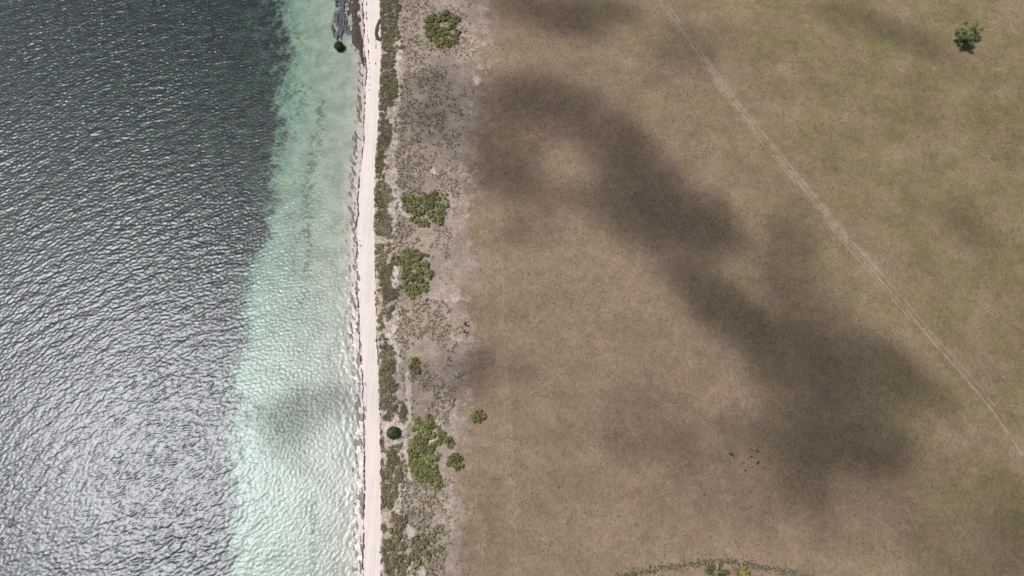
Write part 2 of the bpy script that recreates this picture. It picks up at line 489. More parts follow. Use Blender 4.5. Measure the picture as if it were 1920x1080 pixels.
# ---- tyre ruts of the field track: thin strips of bare soil
def rut(name, path, off, w, mat, seed, gap=0.45, rag=0.7):
    P = poly(path, 0.38)
    seg = np.hypot(*np.diff(P, axis=0).T); s = np.r_[0, np.cumsum(seg)]
    n = int(s[-1] / 0.45)
    t = np.linspace(0, s[-1], n)
    # smooth the path a little
    k = np.ones(15) / 15
    x = np.interp(t, s, P[:, 0]); y = np.interp(t, s, P[:, 1])
    xp = np.r_[np.full(7, x[0]), x, np.full(7, x[-1])]; yp = np.r_[np.full(7, y[0]), y, np.full(7, y[-1])]
    x = np.convolve(xp, k, 'valid'); y = np.convolve(yp, k, 'valid')
    tx = np.gradient(x); ty = np.gradient(y); L = np.hypot(tx, ty); nx, ny = -ty / L, tx / L
    o = off + 0.22 * (fbm(t * 0.05, t * 0 + seed, seed, 3) - 0.5) * 2
    ww = w * (0.35 + rag * 2 * (fbm(t * 0.7, t * 0, seed + 5, 3) - 0.3).clip(0))
    vis = -0.10 * (t / t[-1]) ** 1.5 * (off != 0) + fbm(t * 0.06, t * 0, seed + 9, 3) + 0.25 * (vnoise(t * 1.3, t * 0, seed + 11) - 0.5) > gap
    V = []; F = []
    for i in range(n):
        for sg in (-1, 1):
            xx = x[i] + nx[i] * (o[i] + sg * ww[i] / 2); yy = y[i] + ny[i] * (o[i] + sg * ww[i] / 2)
            V.append((xx, yy, 0))
        if i and vis[i] and vis[i - 1]:
            a = 2 * i; F.append((a - 2, a - 1, a + 1, a))
    V = np.array(V); V[:, 2] = ground_z(V[:, 0], V[:, 1]) + 0.012
    return mesh_np(name, V, np.array(F)[:, ::-1], mat)


trk = add('dirt_track', None, kind='structure')
add('wheel_rut', rut('wheel_rut', TRACK, 0.70, 0.14, M_RUT, 1, 0.22), trk)
add('wheel_rut', rut('wheel_rut', TRACK, -0.30, 0.17, M_RUT, 2, 0.22), trk)
add('wheel_rut', rut('wheel_rut', TRACK, -0.95, 0.11, M_RUT, 3, 0.36), trk)
add('wheel_rut', rut('wheel_rut', TRACK, -0.02, 0.07, M_RUT, 4, 0.50), trk)
SHORE_TRACK = [(930, -30), (931, 150), (933, 320), (937, 480), (940, 640), (950, 800), (958, 930), (964, 1090)]
tr2 = add('faint_track', None, kind='structure')
add('wheel_rut', rut('wheel_rut', SHORE_TRACK, 0.55, 0.12, M_RUT2, 5, 0.40), tr2)
add('wheel_rut', rut('wheel_rut', SHORE_TRACK, -0.55, 0.12, M_RUT2, 6, 0.45), tr2)
tr3 = add('faint_track', None, kind='structure')
add('wheel_rut', rut('wheel_rut', [(1660, 30), (1700, 82), (1760, 160), (1815, 240), (1870, 320)], 0, 0.16, M_RUT2, 8, 0.45), tr3)


# ------------------------------------------------------------------ the sea
def wave_field(nx, ny, dx, seed, dirs, lam0, slope, kexp=-3.0, spread=6, lam_min=0.4, lam_max=6.0):
    kx = 2 * np.pi * np.fft.fftfreq(nx, dx)[None, :]; ky = 2 * np.pi * np.fft.fftfreq(ny, dx)[:, None]
    k = np.hypot(kx, ky); k[0, 0] = 1e-6
    th = np.arctan2(ky, kx)
    k0 = 2 * np.pi / lam0
    S = k ** kexp * np.exp(-0.9 * (k0 / k) ** 3.0) * (k < 2 * np.pi / lam_min) * (k > 2 * np.pi / lam_max)
    D = 0
    for a, wgt in dirs:
        D = D + wgt * np.abs(np.cos((th - a) / 1.0)) ** spread
    D = D + 0.10
    r = np.random.default_rng(seed)
    ph = r.normal(size=(ny, nx)) + 1j * r.normal(size=(ny, nx))
    Hk = ph * np.sqrt(S * D); Hk[0, 0] = 0
    h = np.real(np.fft.ifft2(Hk)); gx = np.real(np.fft.ifft2(1j * kx * Hk)); gy = np.real(np.fft.ifft2(1j * ky * Hk))
    s = np.sqrt((gx ** 2 + gy ** 2).mean())
    return h * slope / s


WD = 0.18
wy = outward(-9, 117, WD, -1200, 1600)
wxc = outward(-122, -31.5, WD, -1500, -31.4)
wxc = wxc[wxc <= -31.4]
ni, nj = 704, 560
W1 = wave_field(nj, ni, WD, 5, [(R(122), 1.0), (R(145), 0.6), (R(95), 0.35)], 1.05, 0.185, -2.5, 5)
W4 = wave_field(nj, ni, WD, 17, [(R(128), 1.0)], 3.0, 0.032, -3.4, 5, lam_min=1.8, lam_max=9.0)
W2 = wave_field(nj, ni, WD, 9, [(R(110), 0.7), (R(165), 0.7), (R(60), 0.4)], 0.85, 0.225, -2.5, 2, lam_max=2.6)
W3 = wave_field(nj, ni, WD, 12, [(R(185), 1.0), (R(160), 0.5)], 1.6, 0.12, -3.2, 6)


def tile(W, x, y):
    i = (((y + 9) / WD) % ni); j = (((x + 122) / WD) % nj)
    i0 = np.floor(i).astype(int) % ni; j0 = np.floor(j).astype(int) % nj
    fi = i - np.floor(i); fj = j - np.floor(j); i1 = (i0 + 1) % ni; j1 = (j0 + 1) % nj
    return (W[i0, j0] * (1 - fi) + W[i1, j0] * fi) * (1 - fj) + (W[i0, j1] * (1 - fi) + W[i1, j1] * fi) * fj


def water_z(x, y):
    d = X_SH(y) - x                       # metres off the waterline
    deep = sst(8, 26, d); near = (1 - sst(1.5, 5.5, d)) * (1 - sst(52, 66, y))
    gust = 0.45 + 1.15 * fbm(x * 0.055, y * 0.055, 61, 4)
    south = 1 - sst(30, 95, y)
    a = (tile(W1, x, y) + tile(W4, x, y)) * (0.14 + 0.86 * deep) * gust
    b = tile(W2, x, y) * (0.75 + 0.5 * (fbm(x * 0.09, y * 0.09, 67, 3) - 0.5)) * (0.70 + 0.45 * (1 - deep) * south + 0.15 * deep)
    c = tile(W3, x, y) * 1.15 * near
    lim = 0.35 + 0.65 * sst(-0.5, 3, d)
    return (a + b) * lim * (1 - 0.5 * near) + c


WXR = X_SH(wy)[:, None] + 2.2
uu = (wxc - wxc[0]) / (wxc[-1] - wxc[0])
WX = wxc[None, :] + (WXR - wxc[-1]) * sst(0.955, 1.0, uu)[None, :]
WY = np.repeat(wy[:, None], WX.shape[1], 1)
WZ = water_z(WX, WY)
nr, nc = WX.shape
topV = np.stack([WX, WY, WZ], -1).reshape(-1, 3)
topF = grid_faces(nr, nc)
# close the body: walls and floor well below the bed
loop = np.r_[np.arange(nc), np.arange(1, nr) * nc + nc - 1, (nr - 1) * nc + np.arange(nc - 2, -1, -1), np.arange(nr - 2, 0, -1) * nc]
base = len(topV)
lowV = topV[loop].copy(); lowV[:, 2] = -9.0
L = len(loop)
wall = np.array([(loop[(i + 1) % L], loop[i], base + i, base + (i + 1) % L) for i in range(L)])
cen = base + L
mid_ = lowV.mean(0)
fl = np.array([(base + (i + 1) % L, base + i, cen, cen) for i in range(L)])
me = bpy.data.meshes.new('sea')
V = np.vstack([topV, lowV, mid_[None]])
quads = np.vstack([topF, wall]); tris = fl[:, :3]
me.vertices.add(len(V)); me.vertices.foreach_set('co', V.astype(np.float32).ravel())
li = np.r_[quads.ravel(), tris.ravel()].astype(np.int32)
me.loops.add(len(li)); me.loops.foreach_set('vertex_index', li)
me.polygons.add(len(quads) + len(tris))
ls = np.r_[np.arange(len(quads)) * 4, len(quads) * 4 + np.arange(len(tris)) * 3].astype(np.int32)
me.polygons.foreach_set('loop_start', ls)
sm = np.zeros(len(quads) + len(tris), bool); sm[:len(topF)] = True
me.polygons.foreach_set('use_smooth', sm)
me.update(calc_edges=True)
me.materials.append(M_WATER)
add('sea', me, kind='structure')


# ------------------------------------------------------------------ mats of matter lying on ground or water (seaweed, foam)
def mat_mesh(name, x0, x1, y0, y1, step, fn, mat, zfn, thick):
    """fn(X,Y) > 0 where the matter lies; it gives the height in units of `thick`"""
    xs = np.arange(x0, x1, step); ys = np.arange(y0, y1, step)
    X, Y = np.meshgrid(xs, ys)
    m_ = fn(X, Y)
    Z = zfn(X, Y) + thick * np.clip(m_, -0.15, 1.2)
    F = grid_faces(*X.shape)
    keep = (m_.ravel()[F] > 0).sum(1) >= 3
    F = F[keep]
    used = np.unique(F); remap = -np.ones(X.size, int); remap[used] = np.arange(len(used))
    V = np.stack([X, Y, Z], -1).reshape(-1, 3)[used]
    return mesh_np(name, V, remap[F], mat, True)


def bank(X, Y, pts, w, seed, sc=1.6, rag=1.0, sy=0.5):
    """a ragged bank along a polyline, w metres half width (number or per-point list)"""
    P = poly(pts, 0.1)
    d = seg_dist(X, Y, P)
    if not np.isscalar(w):
        w = np.interp(Y, P[::-1, 1], np.array(w, float)[::-1]) if P[0, 1] > P[-1, 1] else np.interp(Y, P[:, 1], w)
    return 1 - d / w + rag * (fbm(X * sc, Y * sc * sy, seed, 4) - 0.5) * 2


def gz_or_water(X, Y):
    return np.maximum(ground_z(X, Y), -0.01)


# the big pile at the top of the beach
def f_pile(X, Y):
    a = bank(X, Y, [(665, -30), (664, 20), (667, 45)], [1.1, 1.1, 0.9], 3, 1.2, 0.9)
    b = bank(X, Y, [(667, 45), (668, 70), (670, 78), (676, 92), (679, 108), (683, 124)], [0.8, 1.2, 1.25, 0.5, 0.4, 0.2], 4, 1.6, 0.22)
    return np.maximum(a, b)


def bx(p0, p1, pad=1.5):
    xa, ya = U(p0[0], p0[1]); xb, yb = U(p1[0], p1[1])
    return min(xa, xb) - pad, max(xa, xb) + pad, min(ya, yb) - pad, max(ya, yb) + pad


b_ = bx((648, -10), (690, 130))
add('seaweed_pile', mat_mesh('seaweed_pile', *b_, 0.14, f_pile, M_WRACK, lambda X, Y: gz_or_water(X, Y) + 0.03 * fbm(X * 4, Y * 4, 8, 2), 0.22),
    label='large dark brown seaweed pile washed up between shallow water and white beach', cat='seaweed')
b_ = bx((700, 35), (720, 80))
add('seaweed_pile', mat_mesh('seaweed_pile', *b_, 0.12, lambda X, Y: bank(X, Y, [(712, 40), (708, 52), (706, 64), (708, 73), (713, 76)], 0.42, 14, 2.0, 0.5),
                             M_WRACK, lambda X, Y: ground_z(X, Y), 0.18),
    label='small sickle shaped dark seaweed heap against the scrub edge of the beach', cat='seaweed')
b_ = bx((622, -10), (660, 75))
add('floating_seaweed', mat_mesh('floating_seaweed', *b_, 0.13,
                                 lambda X, Y: np.maximum(bank(X, Y, [(630, -20), (632, 20), (634, 45), (632, 68)], [0.35, 0.55, 0.9, 0.8], 24, 3.6, 2.8, 0.16),
                                                         bank(X, Y, [(640, -20), (642, 20), (646, 55), (656, 62)], [0.6, 0.7, 0.6, 0.4], 29, 3.6, 2.9, 0.16)),
                                 M_FLOAT, lambda X, Y: water_z(X, Y) * 0.5, 0.07), kind='stuff',
    label='streaky dark seaweed mat floating in the shallows beside the seaweed pile', cat='seaweed')


# wrack lines along both sides of the beach
def f_lines(X, Y):
    L_ = X_BL(Y); Rr = X_BR(Y)
    wob = 0.30 * (fbm(X * 0, Y * 0.25, 31, 3) - 0.5) * 2
    n = fbm(X * 3.5, Y * 1.3, 33, 3) - 0.5
    a = 0.9 - np.abs(X - L_ - 0.1 - wob) / 0.17 + 3.0 * n - 0.05
    wr = 0.13 + 0.12 * sst(70, 20, Y) if False else 0.13 + 0.10 * (1 - sst(10, 50, Y))
    b = 0.9 - np.abs(X - Rr + 0.12 - wob * 0.7) / wr + 3.2 * n - 0.35
    top = sst(78, 95, Y)
    fr_ = 0.25 + 0.2 * (fbm(X * 0, Y * 0.12, 37, 2) - 0.5)
    c = 0.7 - np.abs(X - (L_ + (Rr - L_) * fr_)) / 0.14 + 4.0 * n - 0.2 - 2 * (1 - top)
    d = 0.7 - np.abs(X - (L_ + (Rr - L_) * (0.62 + 0.3 * (fbm(X * 0, Y * 0.1, 41, 2) - 0.5)))) / 0.11 + 4.0 * n - 0.5 - 2 * (1 - top)
    return np.maximum(np.maximum(a, b), np.maximum(c, d))


add('seaweed_line', mat_mesh('seaweed_line', -39, -19, -8, 116, 0.13, f_lines, M_WRACK, ground_z, 0.06), kind='stuff',
    label='thin broken dark seaweed lines drawn along both edges of the white beach', cat='seaweed')


# dark wet wrack in the wash, and the foam between
def wash(Y):
    return 1 - sst(50, 60, Y)


def f_washweed(X, Y):
    lo = sst(54, 62, Y)                                   # further up the shore only a narrow band
    c = (X_SH(Y) + X_BL(Y)) / 2 - 0.3 - 0.35 * lo
    hw = (X_BL(Y) - X_SH(Y)) / 2 + 0.75 - 0.55 * lo
    env = 1 - (np.abs(X - c) / hw) ** 2
    n = fbm(X * 2.6 + 0.9 * Y, Y * 0.9, 51, 4) - 0.5
    big = fbm(X * 0.5, Y * 0.15, 53, 2) - 0.5
    return 0.55 * env + 3.6 * n + 1.2 * big - 0.56


def f_foam(X, Y):
    c = (X_SH(Y) + X_BL(Y)) / 2 - 0.2
    hw = (X_BL(Y) - X_SH(Y)) / 2 + 0.8
    env = 1 - (np.abs(X - c) / hw) ** 2
    n = fbm(X * 3.0 + 1.2 * Y, Y * 1.15, 57, 4) - 0.5
    return 0.45 * env + 3.6 * n - 0.98 - 3 * sst(46, 56, Y)


add('wet_seaweed', mat_mesh('wet_seaweed', -44, -21, -8, 116, 0.10, f_washweed, M_WRACK2, lambda X, Y: np.maximum(ground_z(X, Y), water_z(X, Y) * 0.6 - 0.02), 0.07),
    kind='stuff', label='dark wet seaweed lying in the wash along the waterline', cat='seaweed')
add('wash_foam', mat_mesh('wash_foam', -44, -21, -8, 60, 0.10, f_foam, M_FOAM, lambda X, Y: np.maximum(ground_z(X, Y) + 0.02, water_z(X, Y) + 0.01), 0.035),
    kind='stuff', label='white foam of small wavelets breaking along the waterline', cat='foam')


# ------------------------------------------------------------------ leaves
def leaves(C, N, size, rs, aspect=0.55, tilt=0.6):
    """kite-shaped leaves: centres C, rough normals N, sizes -> V, F, tint"""
    n = len(C)
    nn = N + rs.normal(size=(n, 3)) * tilt
    nn /= np.linalg.norm(nn, axis=1)[:, None] + 1e-9
    t = rs.normal(size=(n, 3)); t -= (t * nn).sum(1)[:, None] * nn; t /= np.linalg.norm(t, axis=1)[:, None] + 1e-9
    b = np.cross(nn, t)
    s = np.asarray(size)[:, None]
    V = np.stack([C - t * s * 0.5, C + b * s * aspect * 0.5 + nn * s * 0.08, C + t * s * 0.5, C - b * s * aspect * 0.5 + nn * s * 0.08], 1)
    F = np.arange(4 * n).reshape(n, 4)
    return V.reshape(-1, 3), F


def foliage(name, C, N, size, mat, rs, tint, aspect=0.6, tilt=0.6):
    V, F = leaves(C, N, size, rs, aspect, tilt)
    return mesh_np(name, V, F, mat, False, {'tint': np.repeat(tint, 4)})


def tube(path, rad, k=5):
    """V,F of a tapered tube along a path"""
    P = np.array(path, float); n = len(P)
    V = []; F = []
    for i in range(n):
        d = P[min(i + 1, n - 1)] - P[max(i - 1, 0)]; d /= np.linalg.norm(d) + 1e-9
        a = np.cross(d, (0.31, 0.22, 0.92)); 
        if np.linalg.norm(a) < 0.05: a = np.cross(d, (1, 0, 0))
        a /= np.linalg.norm(a); b = np.cross(d, a)
        for j in range(k):
            w = 2 * math.pi * j / k
            V.append(P[i] + rad[i] * (math.cos(w) * a + math.sin(w) * b))
    for i in range(n - 1):
        for j in range(k):
            F.append((i * k + j, i * k + (j + 1) % k, (i + 1) * k + (j + 1) % k, (i + 1) * k + j))
    return np.array(V), np.array(F)


def join(parts):
    V = []; F = []; o = 0
    for v, f in parts:
        V.append(v); F.append(f + o); o += len(v)
    return np.vstack(V), np.vstack(F)


def shrub(name, lobes, mat, label, cat='shrub', group=None, dens=26, leaf=0.30, hfac=0.45, twigs=1.0, sparse=0.0, seed=1, bright=(0.15, 1.0)):
    """a low spreading shrub: lobes = (px, py, radius in px); an Empty with foliage and bare stems"""
    rs = np.random.default_rng(seed)
    L = []
    for px, py, r in lobes:
        x, y = U(px, py, 0.4); L.append((float(x), float(y), r * 1.08 * float(U(px + 1, py)[0] - U(px, py)[0])))
    L = np.array(L)
    ystr = float((U(lobes[0][0], lobes[0][1] - 1)[1] - U(lobes[0][0], lobes[0][1])[1]) / (U(lobes[0][0] + 1, lobes[0][1])[0] - U(lobes[0][0], lobes[0][1])[0]))
    bx_, by_ = L[:, 0].mean(), L[:, 1].mean()
    bz = float(ground_z(np.array([bx_]), np.array([by_]))[0])
    root = add(name, None, loc=(bx_, by_, bz), label=label, cat=cat, group=group)
    C = []; N = []; T = []
    for lx, ly, r in L:
        # each lobe is made of many small cushions of leaves
        ncl = max(7, int(r * r * 17))
        a = rs.uniform(0, 2 * math.pi, ncl); q = np.sqrt(rs.uniform(0, 1, ncl)) * r * (0.82 + 0.3 * vnoise(np.cos(a) * 2 + lx, np.sin(a) * 2 + ly, seed))
        cx = lx + q * np.cos(a); cyy = ly + q * np.sin(a) * ystr
        ok = fbm(cx * 1.1, cyy * 1.1, seed + 3, 3) > sparse
        cx, cyy, q = cx[ok], cyy[ok], q[ok]
        top = r * hfac * np.sqrt(np.clip(1 - (q / (r * 1.12)) ** 2, 0.05, 1)) * rs.uniform(0.75, 1.12, len(cx)) + 0.12
        lobe_t = rs.uniform(0.55, 1.25)
        for x, y, h in zip(cx, cyy, top):
            cr = rs.uniform(0.24, 0.46)
            m_ = int(dens * rs.uniform(0.8, 1.2))
            v = rs.normal(size=(m_, 3)); v[:, 2] = np.abs(v[:, 2]) * 0.9 - 0.15; v /= np.linalg.norm(v, axis=1)[:, None]
            rr = cr * rs.uniform(0.5, 1.05, m_)[:, None]
            c = v * rr + np.array([x - bx_, y - by_, max(h - cr * 0.4, 0.1)])
            c[:, 2] = np.maximum(c[:, 2], 0.04)
            C.append(c); N.append(v * 0.6 + np.array([0, 0, 0.8])); 
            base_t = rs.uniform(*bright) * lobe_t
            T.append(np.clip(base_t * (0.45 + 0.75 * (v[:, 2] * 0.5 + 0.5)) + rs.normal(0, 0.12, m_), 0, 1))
    C = np.vstack(C); N = np.vstack(N); T = np.concatenate(T)
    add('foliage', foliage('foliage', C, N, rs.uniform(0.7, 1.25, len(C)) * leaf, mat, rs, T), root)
    P = []
    for lx, ly, r in L:
        for _ in range(max(2, int(r * 4 * twigs))):
            a = rs.uniform(0, 2 * math.pi); q = r * rs.uniform(0.5, 1.02)
            p0 = np.array([lx - bx_ + rs.normal(0, 0.1), ly - by_ + rs.normal(0, 0.1), 0.0])
            p2 = p0 + np.array([math.cos(a) * q, math.sin(a) * q, r * hfac * rs.uniform(0.35, 1.02)])
            p1 = (p0 + p2) / 2 + np.array([rs.normal(0, 0.15), rs.normal(0, 0.15), r * hfac * 0.3])
            P.append(tube([p0, p1, p2], [0.05, 0.035, 0.012], 4))
    V, F = join(P)
    add('stem', mesh_np('stem', V, F, M_TWIG, True), root, kind='stuff')
    return root


shrub('spreading_shrub', [(806, 40, 9), (820, 33, 9), (838, 32, 10), (852, 38, 9), (800, 58, 7), (814, 55, 9), (808, 70, 8), (830, 60, 8), (845, 52, 8), (856, 62, 7),
                          (822, 74, 8), (838, 72, 9), (853, 76, 8), (828, 87, 8), (840, 84, 6)], M_GREEN,
      'round green shrub full of gaps, topmost of the green shrubs behind the beach', group='green shrubs behind the beach', sparse=.32, seed=11, bright=(0.0, 0.7))
shrub('spreading_shrub', [(762, 378, 9), (770, 374, 7), (775, 385, 8), (765, 390, 7), (785, 372, 9), (800, 368, 9), (815, 370, 9), (830, 370, 9), (836, 381, 7), (790, 388, 9),
                          (805, 384, 9), (820, 388, 9), (772, 398, 9), (778, 409, 8), (795, 402, 9), (810, 402, 8), (826, 399, 8), (790, 417, 8), (803, 416, 8), (820, 414, 9)],
      M_GREEN, 'wide green shrub with a pale bare stem crossing it, beside a strip of sand', group='green shrubs behind the beach', sparse=.40, seed=12, bright=(0.1, 0.85))
shrub('spreading_shrub', [(764, 475, 9), (778, 474, 9), (792, 482, 9), (742, 488, 9), (735, 495, 6), (752, 484, 6), (762, 492, 10), (780, 492, 10), (798, 498, 9), (764, 508, 10), (782, 510, 11),
                          (801, 514, 10), (757, 519, 7), (772, 526, 10), (792, 527, 10), (755, 534, 8), (765, 542, 9), (778, 544, 9), (797, 540, 7), (772, 552, 7)], M_GREEN,
      'bright green shrub with a side lobe, right of a white bare sand patch', group='green shrubs behind the beach', sparse=.37, seed=13, bright=(0.15, 1.0))
shrub('spreading_shrub', [(790, 792, 10), (800, 788, 10), (784, 802, 8), (798, 804, 12), (814, 802, 8), (776, 812, 8), (790, 816, 12), (806, 814, 9), (775, 824, 9), (790, 832, 12), (776, 842, 10),
                          (795, 846, 13), (812, 840, 9), (780, 858, 12), (798, 862, 13), (815, 858, 9), (776, 874, 9), (790, 878, 12), (808, 876, 12), (782, 889, 9), (798, 893, 12), (814, 890, 10),
                          (806, 904, 10), (818, 905, 9), (823, 911, 5)], M_GREEN,
      'largest green shrub, a long tall thicket beside a narrow sand path', group='green shrubs behind the beach', sparse=.37, seed=14, bright=(0.15, 1.0))
shrub('spreading_shrub', [(828, 815, 6), (836, 820, 8), (843, 826, 7), (824, 826, 6), (846, 834, 5)], M_GREEN,
      'small loose green shrub just right of the largest thicket', group='green shrubs behind the beach', sparse=0.30, seed=15, bright=(0.0, 0.6))
shrub('spreading_shrub', [(852, 855, 6), (858, 862, 8), (856, 872, 8), (864, 875, 6), (842, 868, 4), (845, 860, 3)], M_GREEN,
      'small green shrub standing alone below right of the large thicket on dry ground', group='green shrubs behind the beach', sparse=0.2, seed=16, bright=(0.0, 0.6))
shrub('spreading_shrub', [(890, 784, 6), (898, 776, 8), (902, 784, 7), (894, 788, 6), (906, 780, 4)], M_GREEN,
      'lone bright green shrub out on the dry field edge near the faint track', group='green shrubs behind the beach', sparse=0.15, seed=17, bright=(0.1, 0.8))
shrub('spreading_shrub', [(778, 676, 6), (788, 678, 5), (776, 696, 6), (785, 694, 7), (772, 688, 4)], M_GREEN,
      'faded green shrub of two tufts in the grey weeds above the thicket', group='green shrubs behind the beach', sparse=0.33, seed=18, bright=(0.0, 0.5))
shrub('spreading_shrub', [(744, 975, 9), (750, 985, 8), (740, 992, 8), (758, 978, 6)], M_SCRUB,
      'olive scrub bush beside the beach low in the photo, upper of two', group='olive bushes low behind the beach', sparse=0.36, seed=19, bright=(0.3, 1.0), hfac=0.5)
shrub('spreading_shrub', [(745, 1010, 9), (752, 1025, 8), (740, 1030, 8), (782, 1012, 9), (795, 1018, 8), (788, 1030, 9), (776, 1040, 9), (800, 1040, 7), (745, 1050, 10), (760, 1055, 8), (780, 1060, 9), (738, 1062, 7), (820, 1030, 7), (808, 998, 7), (824, 992, 6)], M_SCRUB,
      'broken patch of olive scrub bushes at the bottom behind the beach', group='olive bushes low behind the beach', sparse=0.36, seed=20, bright=(0.35, 1.0), hfac=0.45)
shrub('spreading_shrub', [(725, 688, 8), (733, 684, 6), (730, 694, 6)], M_SCRUB,
      'dense dark olive bush standing in the scrub band right beside the white beach', group='olive bushes low behind the beach', sparse=0.1, seed=21, bright=(0.0, 0.25), hfac=0.5)


# dense domed bushes
def dome_bush(name, px, py, r, h, n, mat, label, cat, seed, z=None, leaf=0.24, rim=None):
    rs = np.random.default_rng(seed)
    x, y = U(px, py, 0.5)
    bz = float(ground_z(np.array([x]), np.array([y]))[0])
    root = add(name, None, loc=(float(x), float(y), bz), label=label, cat=cat)
    v = rs.normal(size=(n, 3)); v[:, 2] = np.abs(v[:, 2]) - 0.25; v /= np.linalg.norm(v, axis=1)[:, None]
    ang = np.arctan2(v[:, 1], v[:, 0])
    bumpy = 0.86 + 0.26 * vnoise(ang * 2.2 + 9, v[:, 2] * 3, seed) + 0.08 * rs.normal(size=n)
    c = v * np.array([r, r, h * 0.6]) * bumpy[:, None] * rs.uniform(0.75, 1.0, n)[:, None]
    zc = h * 0.4 + max(0, -bz) * 0.9
    c[:, 2] = np.maximum(c[:, 2] + zc, 0.05 + max(0, -bz))
    lump = vnoise(c[:, 0] * 2.6, c[:, 1] * 2.6, seed + 2)
    T = np.clip(lump * 0.9 + rs.normal(0, 0.12, n), 0, 1)
    add('foliage', foliage('foliage', c, v + np.array([0, 0, 0.5]), rs.uniform(0.7, 1.2, n) * leaf, mat, rs, T, tilt=0.45), root)
    P = []
    for k in range(9):
        a = k * 0.7 + rs.uniform(0, 0.5)
        P.append(tube([(0.08 * math.cos(a), 0.08 * math.sin(a), -0.05), (0.35 * r * math.cos(a), 0.35 * r * math.sin(a), zc * 0.7), (0.75 * r * math.cos(a), 0.75 * r * math.sin(a), zc + h * 0.25)],
                      [0.05, 0.04, 0.015], 5))
    V, F = join(P)
    add('stem', mesh_np('stem', V, F, M_BARK, True), root, kind='stuff')
    return root


dome_bush('round_bush', 738, 812, 1.02, 1.45, 2600, M_DARKG, 'dense round dark green bush in a ring of bare sand beside the beach', 'bush', 31)
dome_bush('mangrove_bush', 635.5, 86, 0.98, 1.3, 2400, M_MANG, 'small dark mangrove bush standing alone in the shallow water', 'bush', 32)

# ------------------------------------------------------------------ scrub band, weeds, dry tufts (nobody could count them)
ZG = 0.38


def cushions(name, X, Y, rad, hgt, nl, leaf, mat, rs, tint, label, cat):
    C = []; N = []; T = []; S = []
    Z = ground_z(X, Y)
    n = len(X)
    v = rs.normal(size=(n, nl, 3)); v[..., 2] = np.abs(v[..., 2]); v /= np.linalg.norm(v, axis=2)[..., None]
    c = v * np.stack([rad, rad, hgt], -1)[:, None, :] * rs.uniform(0.45, 1.05, (n, nl, 1)) + np.stack([X, Y, Z + 0.02], -1)[:, None, :]
    t = np.clip(tint[:, None] + rs.normal(0, 0.14, (n, nl)), 0, 1)
    me = foliage(name, c.reshape(-1, 3), (v * 0.6 + np.array([0, 0, 0.7])).reshape(-1, 3), rs.uniform(0.7, 1.3, n * nl) * leaf, mat, rs, t.ravel())
    return add(name, me, kind='stuff', label=label, cat=cat)


rs = np.random.default_rng(41)
n = 10500
y = rs.uniform(-9, 116, n); u = rs.uniform(-0.04, 1.45, n)
x = X_BR(y) + 0.22 + u * (X_SC(y) - X_BR(y))
nse = fbm(x * 0.40, y * 0.22, 81, 4); hole = fbm(x * 1.5, y * 1.2, 83, 3)
thr = np.interp(y, [-10, 8, 22, 38, 50, 58, 70, 117], [0.565, 0.575, 0.585, 0.56, 0.53, 0.515, 0.485, 0.47])
sandy = land_attr(x, y)
edge_ = sst(0.60, 1.45, u + 1.3 * (fbm(x * 0.3, y * 0.18, 87, 3) - 0.5))
ok = (nse * 0.6 + hole * 0.4 > thr - 0.09 + 0.45 * edge_) & (np.hypot(x - U(738, 812)[0], (y - U(738, 812)[1]) * 0.9) > 2.0)
ok &= sandy['sand'] < 0.80
x, y, u = x[ok], y[ok], u[ok]
cushions('coastal_scrub', x, y, rs.uniform(0.22, 0.50, len(x)), (0.10 + 0.75 * np.clip(fbm(x * 0.8, y * 0.6, 121, 3) - 0.25, 0, 1)) * rs.uniform(0.8, 1.2, len(x)), 18, 0.20, M_SCRUB, rs,
         np.clip(1.9 * (fbm(x * 0.5, y * 0.3, 91, 4) - 0.28) - 0.28 * sst(45, 75, y), 0, 1), 'long band of dark olive brown scrub running along the beach', 'scrub')

n = 15000
y = rs.uniform(-9, 116, n); u = rs.uniform(0, 1, n) ** 1.15
x = X_SC(y) - 0.2 + u * (X_FI(y) - X_SC(y) + 3.0)
p = fbm(x * 0.25, y * 0.25, 93, 4) * 0.55 + fbm(x * 0.9, y * 0.9, 95, 3) * 0.45
a_ = land_attr(x, y)
ok = (p > 0.40 + 0.16 * u + 0.25 * sst(0.62, 0.95, u) + 0.3 * np.clip(a_['sand'] - 0.2, 0, 1)) & (a_['sand'] < 0.75)
x, y, u = x[ok], y[ok], u[ok]
cushions('dune_weed', x, y, rs.uniform(0.10, 0.28, len(x)), rs.uniform(0.08, 0.25, len(x)), 8, 0.17, M_WEED, rs,
         np.clip(0.9 * fbm(x * 0.3, y * 0.3, 97, 3) + rs.normal(0, 0.15, len(x)), 0, 1), 'sparse grey green weeds growing over the pale dune ground', 'weeds')

n = 13000
y = rs.uniform(-9, 116, n)
x = X_FI(y) + rs.uniform(0, 125, n)
ok = fbm(x * 0.2, y * 0.2, 99, 3) + rs.uniform(-0.2, 0.2, n) > 0.46
x, y = x[ok], y[ok]
cushions('dry_grass_tuft', x, y, rs.uniform(0.06, 0.16, len(x)), rs.uniform(0.05, 0.14, len(x)), 6, 0.14, M_TUFT, rs,
         np.clip(rs.normal(0.15, 0.2, len(x)), 0, 1), 'small dry grass tufts dotted over the brown field', 'grass')

